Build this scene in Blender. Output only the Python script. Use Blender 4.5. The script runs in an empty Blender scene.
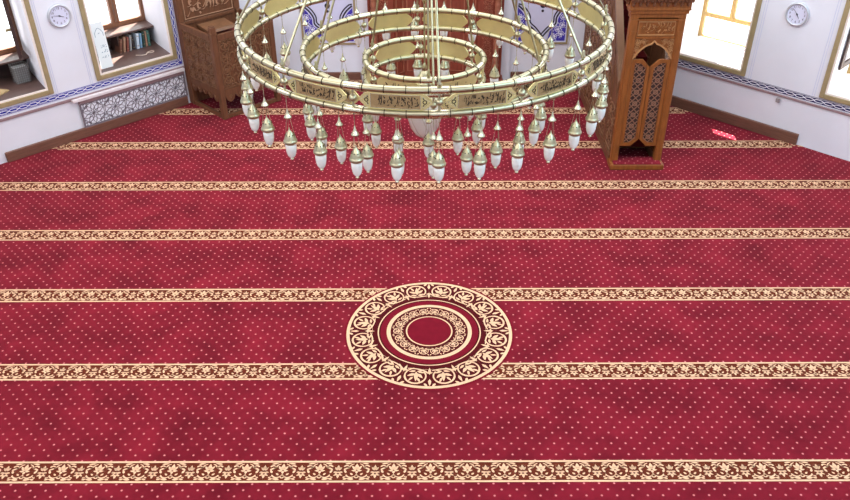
import bpy, bmesh, math, random
from math import sin, cos, pi, radians, sqrt, atan2, hypot
from mathutils import Vector, Matrix
random.seed(7)
S = bpy.context.scene
COL = S.collection

# ------------------------------------------------------------------ camera
cam_d = bpy.data.cameras.new('camera'); cam = bpy.data.objects.new('camera', cam_d); COL.objects.link(cam)
cam.location = (0, 0, 5.07); cam.rotation_euler = (Matrix.Rotation(radians(90-33.6), 4, 'X') @ Matrix.Rotation(radians(-.15), 4, 'Z')).to_euler()
cam_d.sensor_width = 36; cam_d.lens = 795/850*36; cam_d.clip_start = .05
S.camera = cam
# ------------------------------------------------------------------ world, exposure
S.view_settings.view_transform = 'Standard'; S.view_settings.look = 'None'
S.view_settings.gamma = 1; S.view_settings.exposure = 0.22
S.view_settings.use_curve_mapping = False
W = bpy.data.worlds.new('sky'); S.world = W; W.use_nodes = True
W.node_tree.nodes['Background'].inputs[0].default_value = (.95, .98, 1, 1)
W.node_tree.nodes['Background'].inputs[1].default_value = 3.0
# ------------------------------------------------------------------ sun: steep, through the right hand windows
def light(name, kind, loc, rot, energy, color=(1,1,1), size=None, size_y=None):
    d = bpy.data.lights.new(name, kind); d.energy = energy; d.color = color
    if kind == 'AREA':
        d.shape = 'RECTANGLE'; d.size = size; d.size_y = size_y
    o = bpy.data.objects.new(name, d); COL.objects.link(o); o.location = loc; o.rotation_euler = rot
    return o
sd = Vector((-.14, -1.27, -2.4)).normalized()
sun = light('sun', 'SUN', (6, 14, 12), sd.to_track_quat('-Z', 'Y').to_euler(), 38, (1, .95, .86)); sun.data.angle = radians(.6)
# ------------------------------------------------------------------ added area lamps high on the solid walls, tinted to fill the room
CEN = Vector((0.02, 6.15, 0)); AP = 6.75
def wall_fill(k, energy, color):
    a = radians(45*k)                       # k=0: front (+y), clockwise
    dx, dy = sin(a), cos(a)
    p = Vector((CEN.x+dx*(AP-.15), CEN.y+dy*(AP-.15), 5.9))
    tgt = Vector((CEN.x-dx*.5, CEN.y-dy*.5, 1.0))
    light('wall_fill_lamp', 'AREA', p, (tgt-p).to_track_quat('-Z', 'Y').to_euler(), energy, color, 4.6, 2.6)
for k, e, c in ((0, 95, (1, .98, .95)), (1, 130, (.93, .97, 1)), (2, 225, (.56, .82, 1)), (3, 250, (.46, .78, 1)),
                (4, 80, (1, .97, .93)), (5, 150, (1, .965, .95)), (6, 165, (1, .965, .95)), (7, 120, (.97, .97, 1))):
    wall_fill(k, e, c)
light('overhead_fill_lamp', 'AREA', (CEN.x, CEN.y+1.4, 7.35), (0, 0, 0), 370, (1, .99, .98), 6.5, 6)  # added fill lamp below the closed ceiling, no dome opening above it

# ------------------------------------------------------------------ materials
def mat(name, col, rough=.5, metal=0, noise=0, nscale=8, nstretch=(1,1,1), spec=.5, bump=0, bscale=60, sheen=0):
    m = bpy.data.materials.new(name); m.use_nodes = True; nt = m.node_tree
    b = nt.nodes['Principled BSDF']
    b.inputs['Base Color'].default_value = (*col, 1); b.inputs['Roughness'].default_value = rough
    b.inputs['Metallic'].default_value = metal; b.inputs['Specular IOR Level'].default_value = spec
    tc = nt.nodes.new('ShaderNodeTexCoord'); mp = nt.nodes.new('ShaderNodeMapping')
    mp.inputs['Scale'].default_value = nstretch; nt.links.new(tc.outputs['Object'], mp.inputs[0])
    if noise:
        n = nt.nodes.new('ShaderNodeTexNoise'); n.inputs['Scale'].default_value = nscale; n.inputs['Detail'].default_value = 5
        nt.links.new(mp.outputs[0], n.inputs[0])
        r = nt.nodes.new('ShaderNodeMapRange'); r.inputs[1].default_value = .3; r.inputs[2].default_value = .7
        r.inputs[3].default_value = 1-noise; r.inputs[4].default_value = 1+noise
        nt.links.new(n.outputs[0], r.inputs[0])
        h = nt.nodes.new('ShaderNodeHueSaturation'); h.inputs['Color'].default_value = (*col, 1)
        nt.links.new(r.outputs[0], h.inputs['Value']); nt.links.new(h.outputs[0], b.inputs['Base Color'])
    if bump:
        n2 = nt.nodes.new('ShaderNodeTexNoise'); n2.inputs['Scale'].default_value = bscale
        nt.links.new(mp.outputs[0], n2.inputs[0])
        bp = nt.nodes.new('ShaderNodeBump'); bp.inputs['Strength'].default_value = bump; bp.inputs['Distance'].default_value = .01
        nt.links.new(n2.outputs[0], bp.inputs['Height']); nt.links.new(bp.outputs[0], b.inputs['Normal'])
    return m
def hexc(r, g, b):
    f = lambda c: ((c/255+.055)/1.055)**2.4 if c > 10 else c/255/12.92
    return (f(r), f(g), f(b))
M = {}
M['wall'] = mat('painted_plaster', hexc(223, 225, 233), .85, noise=.03, nscale=2, spec=.2)
M['line'] = mat('grey_lilac_line', hexc(200, 205, 226), .8)
M['ceil'] = mat('ceiling_plaster', hexc(230, 228, 222), .9)
M['stone'] = mat('pale_marble', hexc(222, 214, 216), .4, noise=.08, nscale=14)
M['stonepink'] = mat('pink_brown_stone', hexc(146, 120, 122), .45, noise=.08, nscale=14)
M['base'] = mat('brown_skirting_wood', hexc(112, 76, 62), .5, noise=.15, nscale=6, nstretch=(1, 1, 8), spec=.3)
M['gold'] = mat('olive_gold_frame', hexc(158, 142, 104), .5, noise=.1, nscale=10, metal=.15)
M['lip'] = mat('cream_inner_lip', hexc(232, 222, 214), .6)
M['bluetile'] = mat('cobalt_tile', hexc(44, 50, 150), .25, noise=.1, nscale=20)
M['navytile'] = mat('navy_tile', hexc(46, 44, 88), .25, noise=.1, nscale=20)
M['whitetile'] = mat('white_glaze', hexc(238, 240, 248), .3)
M['wood'] = mat('orange_brown_wood', hexc(134, 78, 34), .42, noise=.22, nscale=5, nstretch=(6, 6, 1), spec=.35)
M['woodlt'] = mat('carved_highlight_wood', hexc(176, 126, 80), .45, noise=.15, nscale=9, spec=.4)
M['wooddk'] = mat('walnut_and_shaded_wood', hexc(106, 69, 47), .48, noise=.22, nscale=5, nstretch=(6, 6, 1), spec=.3)
M['wooddk2'] = mat('walnut_and_shaded_relief', hexc(124, 88, 62), .36, noise=.15, nscale=9, spec=.4)
M['woodred'] = mat('red_mahogany_wood', hexc(124, 58, 42), .45, noise=.2, nscale=4, nstretch=(6, 6, 1), spec=.3)
M['woodred2'] = mat('red_mahogany_carving', hexc(150, 92, 70), .45, noise=.2, nscale=8, spec=.3)
M['dark'] = mat('dark_backing', hexc(52, 30, 26), .7)
M['nichewood'] = mat('niche_shelf_wood', hexc(88, 66, 60), .4, noise=.18, nscale=4, nstretch=(1, 6, 1))
M['nichedark'] = mat('niche_riser_wood', hexc(62, 42, 38), .5, noise=.15, nscale=5)
M['casement'] = mat('casement_wood', hexc(118, 78, 54), .4, noise=.15, nscale=6, nstretch=(5, 5, 1))
M['casementlt'] = mat('casement_gold_wood', hexc(176, 146, 92), .4, noise=.15, nscale=6, nstretch=(5, 5, 1))
M['brass'] = mat('polished_pale_brass', hexc(176, 171, 140), .29, 1, noise=.05, nscale=20)
M['brassplate'] = mat('yellow_brass_plate', hexc(226, 216, 154), .42, 1, noise=.05, nscale=12)
M['reflbrass'] = mat('brass_painted_reflection', hexc(176, 152, 108), .45, .8, noise=.1, nscale=30)  # browner field on the outer plates: carpet reflection put into the colour
M['bronze'] = mat('dark_engraving', hexc(58, 46, 30), .6, .4)
M['sleeve'] = mat('silvered_brass_sleeve', hexc(200, 195, 168), .25, 1)
M['opal'] = mat('opal_glass', hexc(226, 228, 222), .12, spec=.6)
M['opal'].node_tree.nodes['Principled BSDF'].inputs['Subsurface Weight'].default_value = .25
M['opal'].node_tree.nodes['Principled BSDF'].inputs['Subsurface Radius'].default_value = (.03, .03, .03)
M['chrome'] = mat('clock_chrome', hexc(196, 200, 206), .35, .4)
M['dial'] = mat('clock_dial', hexc(214, 216, 236), .5)
M['black'] = mat('black_print', hexc(34, 32, 52), .5)
M['paper'] = mat('white_paper', hexc(232, 240, 240), .7)
M['teal'] = mat('teal_print', hexc(120, 150, 165), .6)
M['redcloth'] = mat('red_cushion_cloth', hexc(120, 46, 44), .9, noise=.1, nscale=20)
M['basket'] = mat('grey_wire_basket', hexc(112, 108, 104), .5, .3)
M['bead'] = mat('amber_beads', hexc(206, 186, 172), .3)
M['tan'] = mat('tan_page', hexc(176, 150, 108), .7)
M['tileblue'] = mat('deep_blue_calligraphy_tile', hexc(62, 52, 168), .3, noise=.15, nscale=12)
M['field'] = mat('lavender_white_tile', hexc(206, 208, 232), .35)
# carpet: red pile with staggered pink dots
def carpet_mat():
    m = bpy.data.materials.new('red_dotted_carpet'); m.use_nodes = True; nt = m.node_tree; N = nt.nodes; Lk = nt.links
    b = N['Principled BSDF']; b.inputs['Roughness'].default_value = .95; b.inputs['Specular IOR Level'].default_value = .08
    b.inputs['Sheen Weight'].default_value = .10; b.inputs['Sheen Roughness'].default_value = .45; b.inputs['Sheen Tint'].default_value = (1, .55, .6, 1)
    tc = N.new('ShaderNodeTexCoord'); sp = N.new('ShaderNodeSeparateXYZ'); Lk.new(tc.outputs['Object'], sp.inputs[0])
    def mth(op, a, c=None):
        n = N.new('ShaderNodeMath'); n.operation = op
        for i, v in enumerate((a, c)):
            if v is None: continue
            if isinstance(v, (int, float)): n.inputs[i].default_value = v
            else: Lk.new(v, n.inputs[i])
        return n.outputs[0]
    P = .1205
    def lattice(ox, oy):
        fx = mth('SUBTRACT', mth('FLOORED_MODULO', mth('ADD', sp.outputs[0], 50*P+ox), P), P/2)
        fy = mth('SUBTRACT', mth('FLOORED_MODULO', mth('ADD', sp.outputs[1], 50*P+oy), P), P/2)
        return mth('SQRT', mth('ADD', mth('POWER', mth('ABSOLUTE', fx), 2), mth('POWER', mth('ABSOLUTE', fy), 2)))
    d = mth('MINIMUM', lattice(0, .02), lattice(P/2, .02+P/2))
    dot = N.new('ShaderNodeMapRange'); dot.interpolation_type = 'SMOOTHSTEP'
    dot.inputs[1].default_value = .006; dot.inputs[2].default_value = .0115; dot.inputs[3].default_value = 1; dot.inputs[4].default_value = 0
    Lk.new(d, dot.inputs[0])
    n = N.new('ShaderNodeTexNoise'); n.inputs['Scale'].default_value = 2.2; n.inputs['Detail'].default_value = 8; n.inputs['Roughness'].default_value = .62
    Lk.new(tc.outputs['Object'], n.inputs[0])
    cr = N.new('ShaderNodeValToRGB'); cr.color_ramp.elements[0].position = .32; cr.color_ramp.elements[1].position = .7
    cr.color_ramp.elements[0].color = (*hexc(94, 14, 27), 1); cr.color_ramp.elements[1].color = (*hexc(132, 27, 43), 1)
    Lk.new(n.outputs[0], cr.inputs[0])
    mx = N.new('ShaderNodeMix'); mx.data_type = 'RGBA'; mx.inputs[7].default_value = (*hexc(206, 124, 122), 1)
    Lk.new(dot.outputs[0], mx.inputs[0]); Lk.new(cr.outputs[0], mx.inputs[6]); Lk.new(mx.outputs[2], b.inputs['Base Color'])
    n3 = N.new('ShaderNodeTexNoise'); n3.inputs['Scale'].default_value = 260; Lk.new(tc.outputs['Object'], n3.inputs[0])
    bp = N.new('ShaderNodeBump'); bp.inputs['Strength'].default_value = .4; bp.inputs['Distance'].default_value = .004
    Lk.new(n3.outputs[0], bp.inputs['Height']); Lk.new(bp.outputs[0], b.inputs['Normal'])
    return m
M['carpet'] = carpet_mat()
M['crimson'] = mat('plain_crimson_pile', hexc(112, 18, 34), .95, noise=.08, nscale=12, spec=.08)
M['maroon'] = mat('maroon_pile', hexc(74, 16, 20), .95, noise=.1, nscale=20, spec=.08)
M['brownpile'] = mat('brown_pile', hexc(94, 40, 26), .95, noise=.12, nscale=30, spec=.08)
M['cream'] = mat('cream_pile', hexc(222, 182, 146), .95, noise=.05, nscale=30, spec=.08)
def glass_mat():
    m = bpy.data.materials.new('window_glass'); m.use_nodes = True; nt = m.node_tree
    nt.nodes.remove(nt.nodes['Principled BSDF']); out = nt.nodes['Material Output']
    t = nt.nodes.new('ShaderNodeBsdfTransparent'); t.inputs[0].default_value = (.97, .98, .98, 1)
    g = nt.nodes.new('ShaderNodeBsdfGlossy'); g.inputs['Roughness'].default_value = .02
    x = nt.nodes.new('ShaderNodeMixShader'); x.inputs[0].default_value = .06
    nt.links.new(t.outputs[0], x.inputs[1]); nt.links.new(g.outputs[0], x.inputs[2]); nt.links.new(x.outputs[0], out.inputs[0])
    return m
M['glass'] = glass_mat()

# ------------------------------------------------------------------ mesh builder
class MB:
    def __init__(s): s.v = []; s.f = []; s.m = []; s.sm = []
    def add(s, vs, fs, mi=0, smooth=False):
        o = len(s.v); s.v += [tuple(v) for v in vs]
        for f in fs: s.f.append(tuple(o+i for i in f)); s.m.append(mi); s.sm.append(smooth)
        return s
    def box(s, x0, x1, y0, y1, z0, z1, mi=0, bev=0):
        if bev and min(x1-x0, y1-y0, z1-z0) > 2.2*bev:
            b = bmesh.new(); bmesh.ops.create_cube(b, size=1)
            for v in b.verts: v.co = Vector(((x0+x1)/2+v.co.x*(x1-x0), (y0+y1)/2+v.co.y*(y1-y0), (z0+z1)/2+v.co.z*(z1-z0)))
            bmesh.ops.bevel(b, geom=list(b.edges), offset=bev, segments=1, affect='EDGES')
            b.verts.index_update()
            s.add([v.co for v in b.verts], [[v.index for v in f.verts] for f in b.faces], mi); b.free(); return s
        v = [(x0,y0,z0),(x1,y0,z0),(x1,y1,z0),(x0,y1,z0),(x0,y0,z1),(x1,y0,z1),(x1,y1,z1),(x0,y1,z1)]
        return s.add(v, [(0,3,2,1),(4,5,6,7),(0,1,5,4),(1,2,6,5),(2,3,7,6),(3,0,4,7)], mi)
    def prism(s, pts, f, h0, h1, mi=0):        # pts 2-D closed outline, f(u,v,h) -> 3-D
        n = len(pts); v = [f(a, b, h0) for a, b in pts]+[f(a, b, h1) for a, b in pts]
        return s.add(v, [tuple(range(n-1, -1, -1)), tuple(range(n, 2*n))]+[(i, (i+1) % n, n+(i+1) % n, n+i) for i in range(n)], mi)
    def lathe(s, prof, c=(0,0,0), n=16, mi=0, smooth=True):
        v = []; f = []; k = len(prof)
        for i in range(n):
            a = 2*pi*i/n
            for r, z in prof: v.append((c[0]+r*cos(a), c[1]+r*sin(a), c[2]+z))
        for i in range(n):
            j = (i+1) % n
            for q in range(k-1): f.append((i*k+q, j*k+q, j*k+q+1, i*k+q+1))
        s.add(v, f, mi, smooth)
        if prof[0][0] > 1e-4: s.add([v[i*k] for i in range(n)], [tuple(range(n-1, -1, -1))], mi)
        if prof[-1][0] > 1e-4: s.add([v[i*k+k-1] for i in range(n)], [tuple(range(n))], mi)
        return s
    def tube(s, p0, p1, r, n=8, mi=0, r1=None):
        p0 = Vector(p0); p1 = Vector(p1); d = (p1-p0).normalized(); r1 = r if r1 is None else r1
        a = d.orthogonal().normalized(); b = d.cross(a); v = []
        for p, rr in ((p0, r), (p1, r1)):
            for i in range(n): v.append(p+(a*cos(2*pi*i/n)+b*sin(2*pi*i/n))*rr)
        s.add(v, [(i, (i+1) % n, n+(i+1) % n, n+i) for i in range(n)], mi, True)
        return s.add(v, [tuple(range(n-1, -1, -1)), tuple(range(n, 2*n))], mi)
    def torus(s, R, r, z, n=96, k=10, a0=0, a1=2*pi, mi=0, c=(0,0)):
        full = abs(a1-a0-2*pi) < 1e-6; v = []; f = []; m = n if full else n+1
        for i in range(m):
            a = a0+(a1-a0)*i/n
            for j in range(k):
                b = 2*pi*j/k; v.append((c[0]+(R+r*cos(b))*sin(a), c[1]-(R+r*cos(b))*cos(a), z+r*sin(b)))
        for i in range(n):
            i2 = (i+1) % m
            for j in range(k): f.append((i*k+j, i2*k+j, i2*k+(j+1) % k, i*k+(j+1) % k))
        s.add(v, f, mi, True)
        if not full:
            s.add(v[:k], [tuple(range(k))], mi); s.add(v[-k:], [tuple(range(k-1, -1, -1))], mi)
        return s
    def ribbon(s, pts, w, f, h0, h1, mi=0, flat=False, closed=False):
        n = len(pts)
        if not isinstance(w, (list, tuple)): w = [w]*n
        Lp = []; Rp = []
        for i, (x, y) in enumerate(pts):
            a = pts[(i-1) % n] if (i or closed) else pts[i]; b = pts[(i+1) % n] if (i < n-1 or closed) else pts[i]
            dx, dy = b[0]-a[0], b[1]-a[1]; l = hypot(dx, dy) or 1
            nx, ny = -dy/l*w[i]/2, dx/l*w[i]/2
            Lp.append((x+nx, y+ny)); Rp.append((x-nx, y-ny))
        rng = range(n if closed else n-1)
        v = [f(*p, h1) for p in Lp]+[f(*p, h1) for p in Rp]
        fs = [(i, n+i, n+(i+1) % n, (i+1) % n) for i in rng]
        if not flat:
            v += [f(*p, h0) for p in Lp]+[f(*p, h0) for p in Rp]
            fs += [(i, (i+1) % n, 2*n+(i+1) % n, 2*n+i) for i in rng]+[(n+(i+1) % n, n+i, 3*n+i, 3*n+(i+1) % n) for i in rng]
        return s.add(v, fs, mi)
    def build(s, name, mats, parent=None, loc=None, rotz=None, clip=None):
        me = bpy.data.meshes.new(name); me.from_pydata(s.v, [], s.f); 
        if not isinstance(mats, (list, tuple)): mats = [mats]
        for m in mats: me.materials.append(m)
        me.polygons.foreach_set('material_index', s.m); me.polygons.foreach_set('use_smooth', s.sm)
        b = bmesh.new(); b.from_mesh(me)
        if clip:
            for co, no in clip:
                g = list(b.verts)+list(b.edges)+list(b.faces)
                bmesh.ops.bisect_plane(b, geom=g, plane_co=co, plane_no=no, clear_outer=True)
        else: bmesh.ops.recalc_face_normals(b, faces=b.faces)
        b.to_mesh(me); b.free(); me.update()
        o = bpy.data.objects.new(name, me); COL.objects.link(o)
        if parent: o.parent = parent
        if loc: o.location = loc
        if rotz: o.rotation_euler = (0, 0, rotz)
        return o
def empty(name, loc=(0,0,0), rotz=0, label=None, cat=None, group=None, kind=None):
    o = bpy.data.objects.new(name, None); COL.objects.link(o); o.location = loc; o.rotation_euler = (0, 0, rotz)
    o.empty_display_size = .1
    return tag(o, label, cat, group, kind)
def tag(o, label=None, cat=None, group=None, kind=None):
    if label: o['label'] = label
    if cat: o['category'] = cat
    if group: o['group'] = group
    if kind: o['kind'] = kind
    return o
def struct(o): return tag(o, kind='structure')

# ------------------------------------------------------------------ ornament vocabulary
def cr(pts, n=5, closed=False):
    out = []; N = len(pts)
    g = lambda i: pts[i % N] if closed else pts[max(0, min(N-1, i))]
    for i in range(N if closed else N-1):
        p0, p1, p2, p3 = g(i-1), g(i), g(i+1), g(i+2)
        for k in range(n):
            t = k/n
            out.append(tuple(.5*(2*p1[j]+(p2[j]-p0[j])*t+(2*p0[j]-5*p1[j]+4*p2[j]-p3[j])*t*t+(3*p1[j]-p0[j]-3*p2[j]+p3[j])*t**3) for j in (0, 1)))
    if not closed: out.append(pts[-1])
    return out
def taper(n, w, a=.35, b=.35):                 # width rising from a to 1 and falling to b
    return [w*(a+(1-a)*sin(pi*min(1, i/(n-1)*1.0)) if i/(n-1) < .5 else w*0+(b+(1-b)*sin(pi*i/(n-1)))*w)/(w if i/(n-1) < .5 and False else 1) if i/(n-1) >= .5 else w*(a+(1-a)*sin(pi*i/(n-1))) for i in range(n)]
def leafpts(x, y, ang, L, n=5):
    c, s_ = cos(ang), sin(ang)
    return [(x+c*L*i/n, y+s_*L*i/n) for i in range(n+1)]
def leafw(W, n=5): return [max(.0008, W*sin(pi*min(1, (i/n)**.75))) for i in range(n+1)]
def arc(cx, cy, r, a0, a1, n=12, r1=None):
    r1 = r if r1 is None else r1
    return [(cx+(r+(r1-r)*i/n)*cos(a0+(a1-a0)*i/n), cy+(r+(r1-r)*i/n)*sin(a0+(a1-a0)*i/n)) for i in range(n+1)]
def band_unit():                                # arabesque repeat .30 x .17 centred on 0
    st = []
    def leaf(x, y, a, L, Wd): st.append((leafpts(x, y, a, L), leafw(Wd)))
    def curve(p, w): q = cr(p, 4); st.append((q, taper(len(q), w)))
    leaf(0, .018, pi/2, .064, .026); leaf(0, .006, -pi/2, .03, .018)
    for m in (-1, 1):
        X = lambda x: x*m
        A = lambda a: a if m > 0 else pi-a
        leaf(X(.003), .014, A(.85), .058, .02); leaf(X(.004), .006, A(.1), .04, .015)
        curve([(X(.0), -.026), (X(.016), -.05), (X(.046), -.062), (X(.078), -.046), (X(.084), -.014), (X(.064), .008), (X(.046), -.004), (X(.050), -.022)], .0105)
        curve([(X(.022), .080), (X(.046), .066), (X(.062), .040), (X(.092), .026), (X(.116), .0), (X(.112), -.034), (X(.128), -.062), (X(.150), -.076)], .012)
        curve([(X(.058), .050), (X(.084), .062), (X(.108), .050), (X(.130), .062), (X(.150), .074)], .011)
        curve([(X(.150), .044), (X(.134), .034), (X(.136), .014), (X(.150), .004)], .009)
        curve([(X(.150), -.010), (X(.134), -.022), (X(.138), -.042), (X(.150), -.050)], .009)
        leaf(X(.084), -.016, A(1.1), .04, .016); leaf(X(.074), .030, A(2.4), .03, .012)
        leaf(X(.020), -.080, A(.12), .062, .018); leaf(X(.108), -.080, A(2.9), .04, .014)
        leaf(X(.112), -.01, A(.2), .03, .013); leaf(X(.098), .078, A(3.0), .06, .012)
        leaf(X(.030), -.036, A(.7), .03, .014)
    leaf(.15, .016, pi/2, .05, .02); leaf(.15, -.03, -pi/2, .04, .018)
    for m in (-1, 1):
        a0 = (lambda a: a) if m > 0 else (lambda a: pi-a)
        leaf(.15+.004*m, .012, a0(.9), .04, .014); leaf(.15+.004*m, -.028, a0(-.4), .036, .013)
        q = cr([(.15+m*.0, -.004), (.15+m*.022, -.014), (.15+m*.036, .004), (.15+m*.03, .022)], 4); st.append((q, taper(len(q), .009)))
        q = cr([(m*.086, -.05), (m*.104, -.062), (m*.098, -.036), (m*.104, -.016)], 4); st.append((q, taper(len(q), .010)))
    st.append((arc(0, -.052, .014, 0, 2*pi, 10), [.008]*11))
    return st
def scroll_unit():                               # round scroll of unit radius, opening downwards
    st = []
    st.append((arc(0, 0, .95, -1.25, 4.0, 20, .84), [.13]*6+[.17]*9+[.13]*6))
    def leaf(x, y, a, L, Wd): st.append((leafpts(x, y, a, L), leafw(Wd)))
    leaf(.05, -.5, pi/2+.15, 1.15, .36); leaf(-.08, -.3, 2.45, .72, .30); leaf(.1, -.25, .55, .72, .30)
    leaf(-.05, -.58, 2.95, .62, .22); leaf(.1, -.6, .3, .6, .22); leaf(-.2, .2, 2.1, .62, .2); leaf(.22, .15, 1.1, .62, .2)
    leaf(-.85, .75, 2.4, .5, .22); leaf(.8, .8, .8, .55, .22); leaf(.9, -.55, -.3, .55, .22); leaf(-.9, -.5, 3.5, .5, .2)
    q = cr([(0, -.55), (-.35, -.75), (-.75, -.95), (-1.15, -.85)], 4); st.append((q, taper(len(q), .16)))
    return st
def put(mb, strokes, f, h0, h1, ox=0, oy=0, sx=1, sy=1, rot=0, ws=None, mi=0, flat=False):
    c, s_ = cos(rot), sin(rot); ws = ws or (abs(sx)+abs(sy))/2
    for pts, w in strokes:
        q = [(ox+c*x*sx-s_*y*sy, oy+s_*x*sx+c*y*sy) for x, y in pts]
        mb.ribbon(q, [a*ws for a in w], f, h0, h1, mi, flat)
BAND = band_unit(); SCR = scroll_unit()
flat_f = lambda u, v, h: (u, v, h)

# ------------------------------------------------------------------ octagon room
V8 = [(-6.71, 8.95), (-2.78, 12.9), (2.80, 12.9), (6.75, 8.95), (6.75, 3.36), (2.80, -.6), (-2.78, -.6), (-6.71, 3.36)]
def planes(inset):
    out = []
    for i in range(8):
        a = Vector((*V8[i], 0)); b = Vector((*V8[(i+1) % 8], 0)); d = (b-a).normalized(); n = Vector((-d.y, d.x, 0))
        out.append((a-n*inset, n))
    return out
T = 1.0; HT = 7.5
mb = MB(); mb.prism([(x*1.25-.0, (y-6.15)*1.25+6.15) for x, y in reversed(V8)], flat_f, -.3, -.012); struct(mb.build('floor', M['stone']))
mb = MB(); mb.prism([(x*1.18, (y-6.15)*1.18+6.15) for x, y in reversed(V8)], flat_f, HT, HT+.3); struct(mb.build('ceiling', M['ceil']))
# local wall frame: x along the wall, y outwards, z up
WT = 3.6; WB = .85
SPL = {0: (.28, .15), 2: (-.10, -.20)}            # how far the niche sides lean along the wall at the glass
def splay(i, x0, x1, y0, y1, ins=0):
    a, b = SPL[i]; k = 1/.93
    return [(x0+a*y0*k+ins, y0), (x1+b*y0*k-ins, y0), (x1+b*y1*k-ins, y1), (x0+a*y1*k+ins, y1)]
def wall(name, i, holes=()):
    a = Vector(V8[i]); b = Vector(V8[(i+1) % 8]); L = (b-a).length; rz = atan2(b.y-a.y, b.x-a.x)
    mb = MB(); x = 0; e = T*math.tan(radians(22.5))
    if not holes: mb.add([(0,0,-.3),(L,0,-.3),(L+e,T,-.3),(-e,T,-.3),(0,0,HT),(L,0,HT),(L+e,T,HT),(-e,T,HT)], [(0,3,2,1),(4,5,6,7),(0,1,5,4),(1,2,6,5),(2,3,7,6),(3,0,4,7)])
    else:
        xs = [0]+[v for h in holes for v in h]+[L]
        for k in range(0, len(xs), 2):
            x0, x1 = xs[k], xs[k+1]; ex0 = e if k == 0 else 0; ex1 = e if k == len(xs)-2 else 0
            b0 = x0-e if k == 0 else x0+SPL[i][1]*T/.93; b1 = x1+e if k == len(xs)-2 else x1+SPL[i][0]*T/.93
            mb.add([(x0,0,-.3),(x1,0,-.3),(b1,T,-.3),(b0,T,-.3),(x0,0,HT),(x1,0,HT),(b1,T,HT),(b0,T,HT)], [(0,3,2,1),(4,5,6,7),(0,1,5,4),(1,2,6,5),(2,3,7,6),(3,0,4,7)])
        for x0, x1 in holes:
            for z0, z1 in ((-.3, WB-.03), (WT, HT)):
                mb.prism(splay(i, x0, x1, 0, T), flat_f, z0, z1)
    return struct(mb.build(name, M['wall'], loc=(a.x, a.y, 0), rotz=rz)), (a.x, a.y, 0), rz, L
HL = ((.94, 2.07), (2.885, 4.01)); HR = ((1.46, 2.55), (3.81, 4.93))
_, LO, LR, LL = wall('wall_front_left', 0, HL)
wall('wall_front', 1); _, RO, RR, RL = wall('wall_front_right', 2, HR)
for i, n in ((3, 'wall_right'), (4, 'wall_back_right'), (5, 'wall_back'), (6, 'wall_back_left'), (7, 'wall_left')): wall(n, i)

# skirting boards
def board(name, O, R, x0, x1, h=.14, t=.05, m='base'):
    mb = MB(); mb.box(x0, x1, -t, -.001, .0, h, bev=.006); return struct(mb.build(name, M[m], loc=O, rotz=R))
board('baseboard_front_left', LO, LR, 1.3, 4.14); board('baseboard_front_right', RO, RR, .45, 3.6, .16)
mb = MB(); mb.box(-2.2, -1.08, 12.85, 12.899, 0, .13, bev=.006); struct(mb.build('baseboard_front', M['base']))
mb = MB(); mb.box(1.46, 2.4, 12.85, 12.899, 0, .13, bev=.006); struct(mb.build('baseboard_front', M['base']))

# braided tile borders and ledges (wall local coordinates, pattern on the wall face)
wf = lambda x, z, h: (x, -h, z)
def braid(mb, x0, x1, zc, amp, per, f, mi, w=.008):
    n = int((x1-x0)/per*12)
    for ph in (0, pi):
        pts = [(x0+(x1-x0)*i/n, zc+amp*max(-.85, min(.85, 1.25*sin(2*pi*(x1-x0)*i/n/per+ph)))) for i in range(n+1)]
        mb.ribbon(pts, w, f, .004, .0075 if ph else .0085, mi)
mb = MB(); mb.box(0.02, 4.18, -.006, 0, .645, .73, 0); braid(mb, .03, 4.12, .6875, .021, .27, wf, 1, .009)
mb.box(.02, 4.12, -.0075, 0, .719, .723, 1); mb.box(.02, 4.18, -.0075, 0, .652, .656, 1)
mb.box(4.107, 4.18, -.006, 0, .73, 3.4, 0); braid(mb, .70, 3.4, 4.143, .019, .27, lambda x, z, h: (z, -h, x), 1)
mb.box(4.112, 4.116, -.0075, 0, .73, 3.4, 1); mb.box(4.17, 4.175, -.0075, 0, .65, 3.4, 1)
struct(mb.build('trim_1', [M['bluetile'], M['whitetile']], loc=LO, rotz=LR))
mb = MB(); mb.box(0.02, 4.22, -.02, 0, .575, .615, 0, bev=.004); struct(mb.build('trim_2', M['stonepink'], loc=LO, rotz=LR))
mb = MB(); mb.box(1.1, 5.57, -.006, 0, .655, .742, 0); braid(mb, 1.1, 5.56, .6985, .022, .27, wf, 1, .009)
mb.box(1.1, 5.57, -.0075, 0, .732, .737, 1); mb.box(1.1, 5.57, -.0075, 0, .657, .662, 1)
struct(mb.build('trim_3', [M['navytile'], M['whitetile']], loc=RO, rotz=RR))
mb = MB(); mb.box(.5, 5.57, -.02, 0, .615, .645, 0, bev=.004); struct(mb.build('trim_4', M['stonepink'], loc=RO, rotz=RR))
# thin painted panel lines beside the windows
mb = MB()
for x in (2.19, 2.215, 2.70, 2.725): mb.box(x, x+.007, -.003, 0, .74, 3.3)
struct(mb.build('trim_5', M['line'], loc=LO, rotz=LR))
mb = MB()
for x in (2.69, 2.72, 3.62, 3.65): mb.box(x, x+.007, -.003, 0, .75, 3.3)
struct(mb.build('trim_6', M['line'], loc=RO, rotz=RR))

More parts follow.
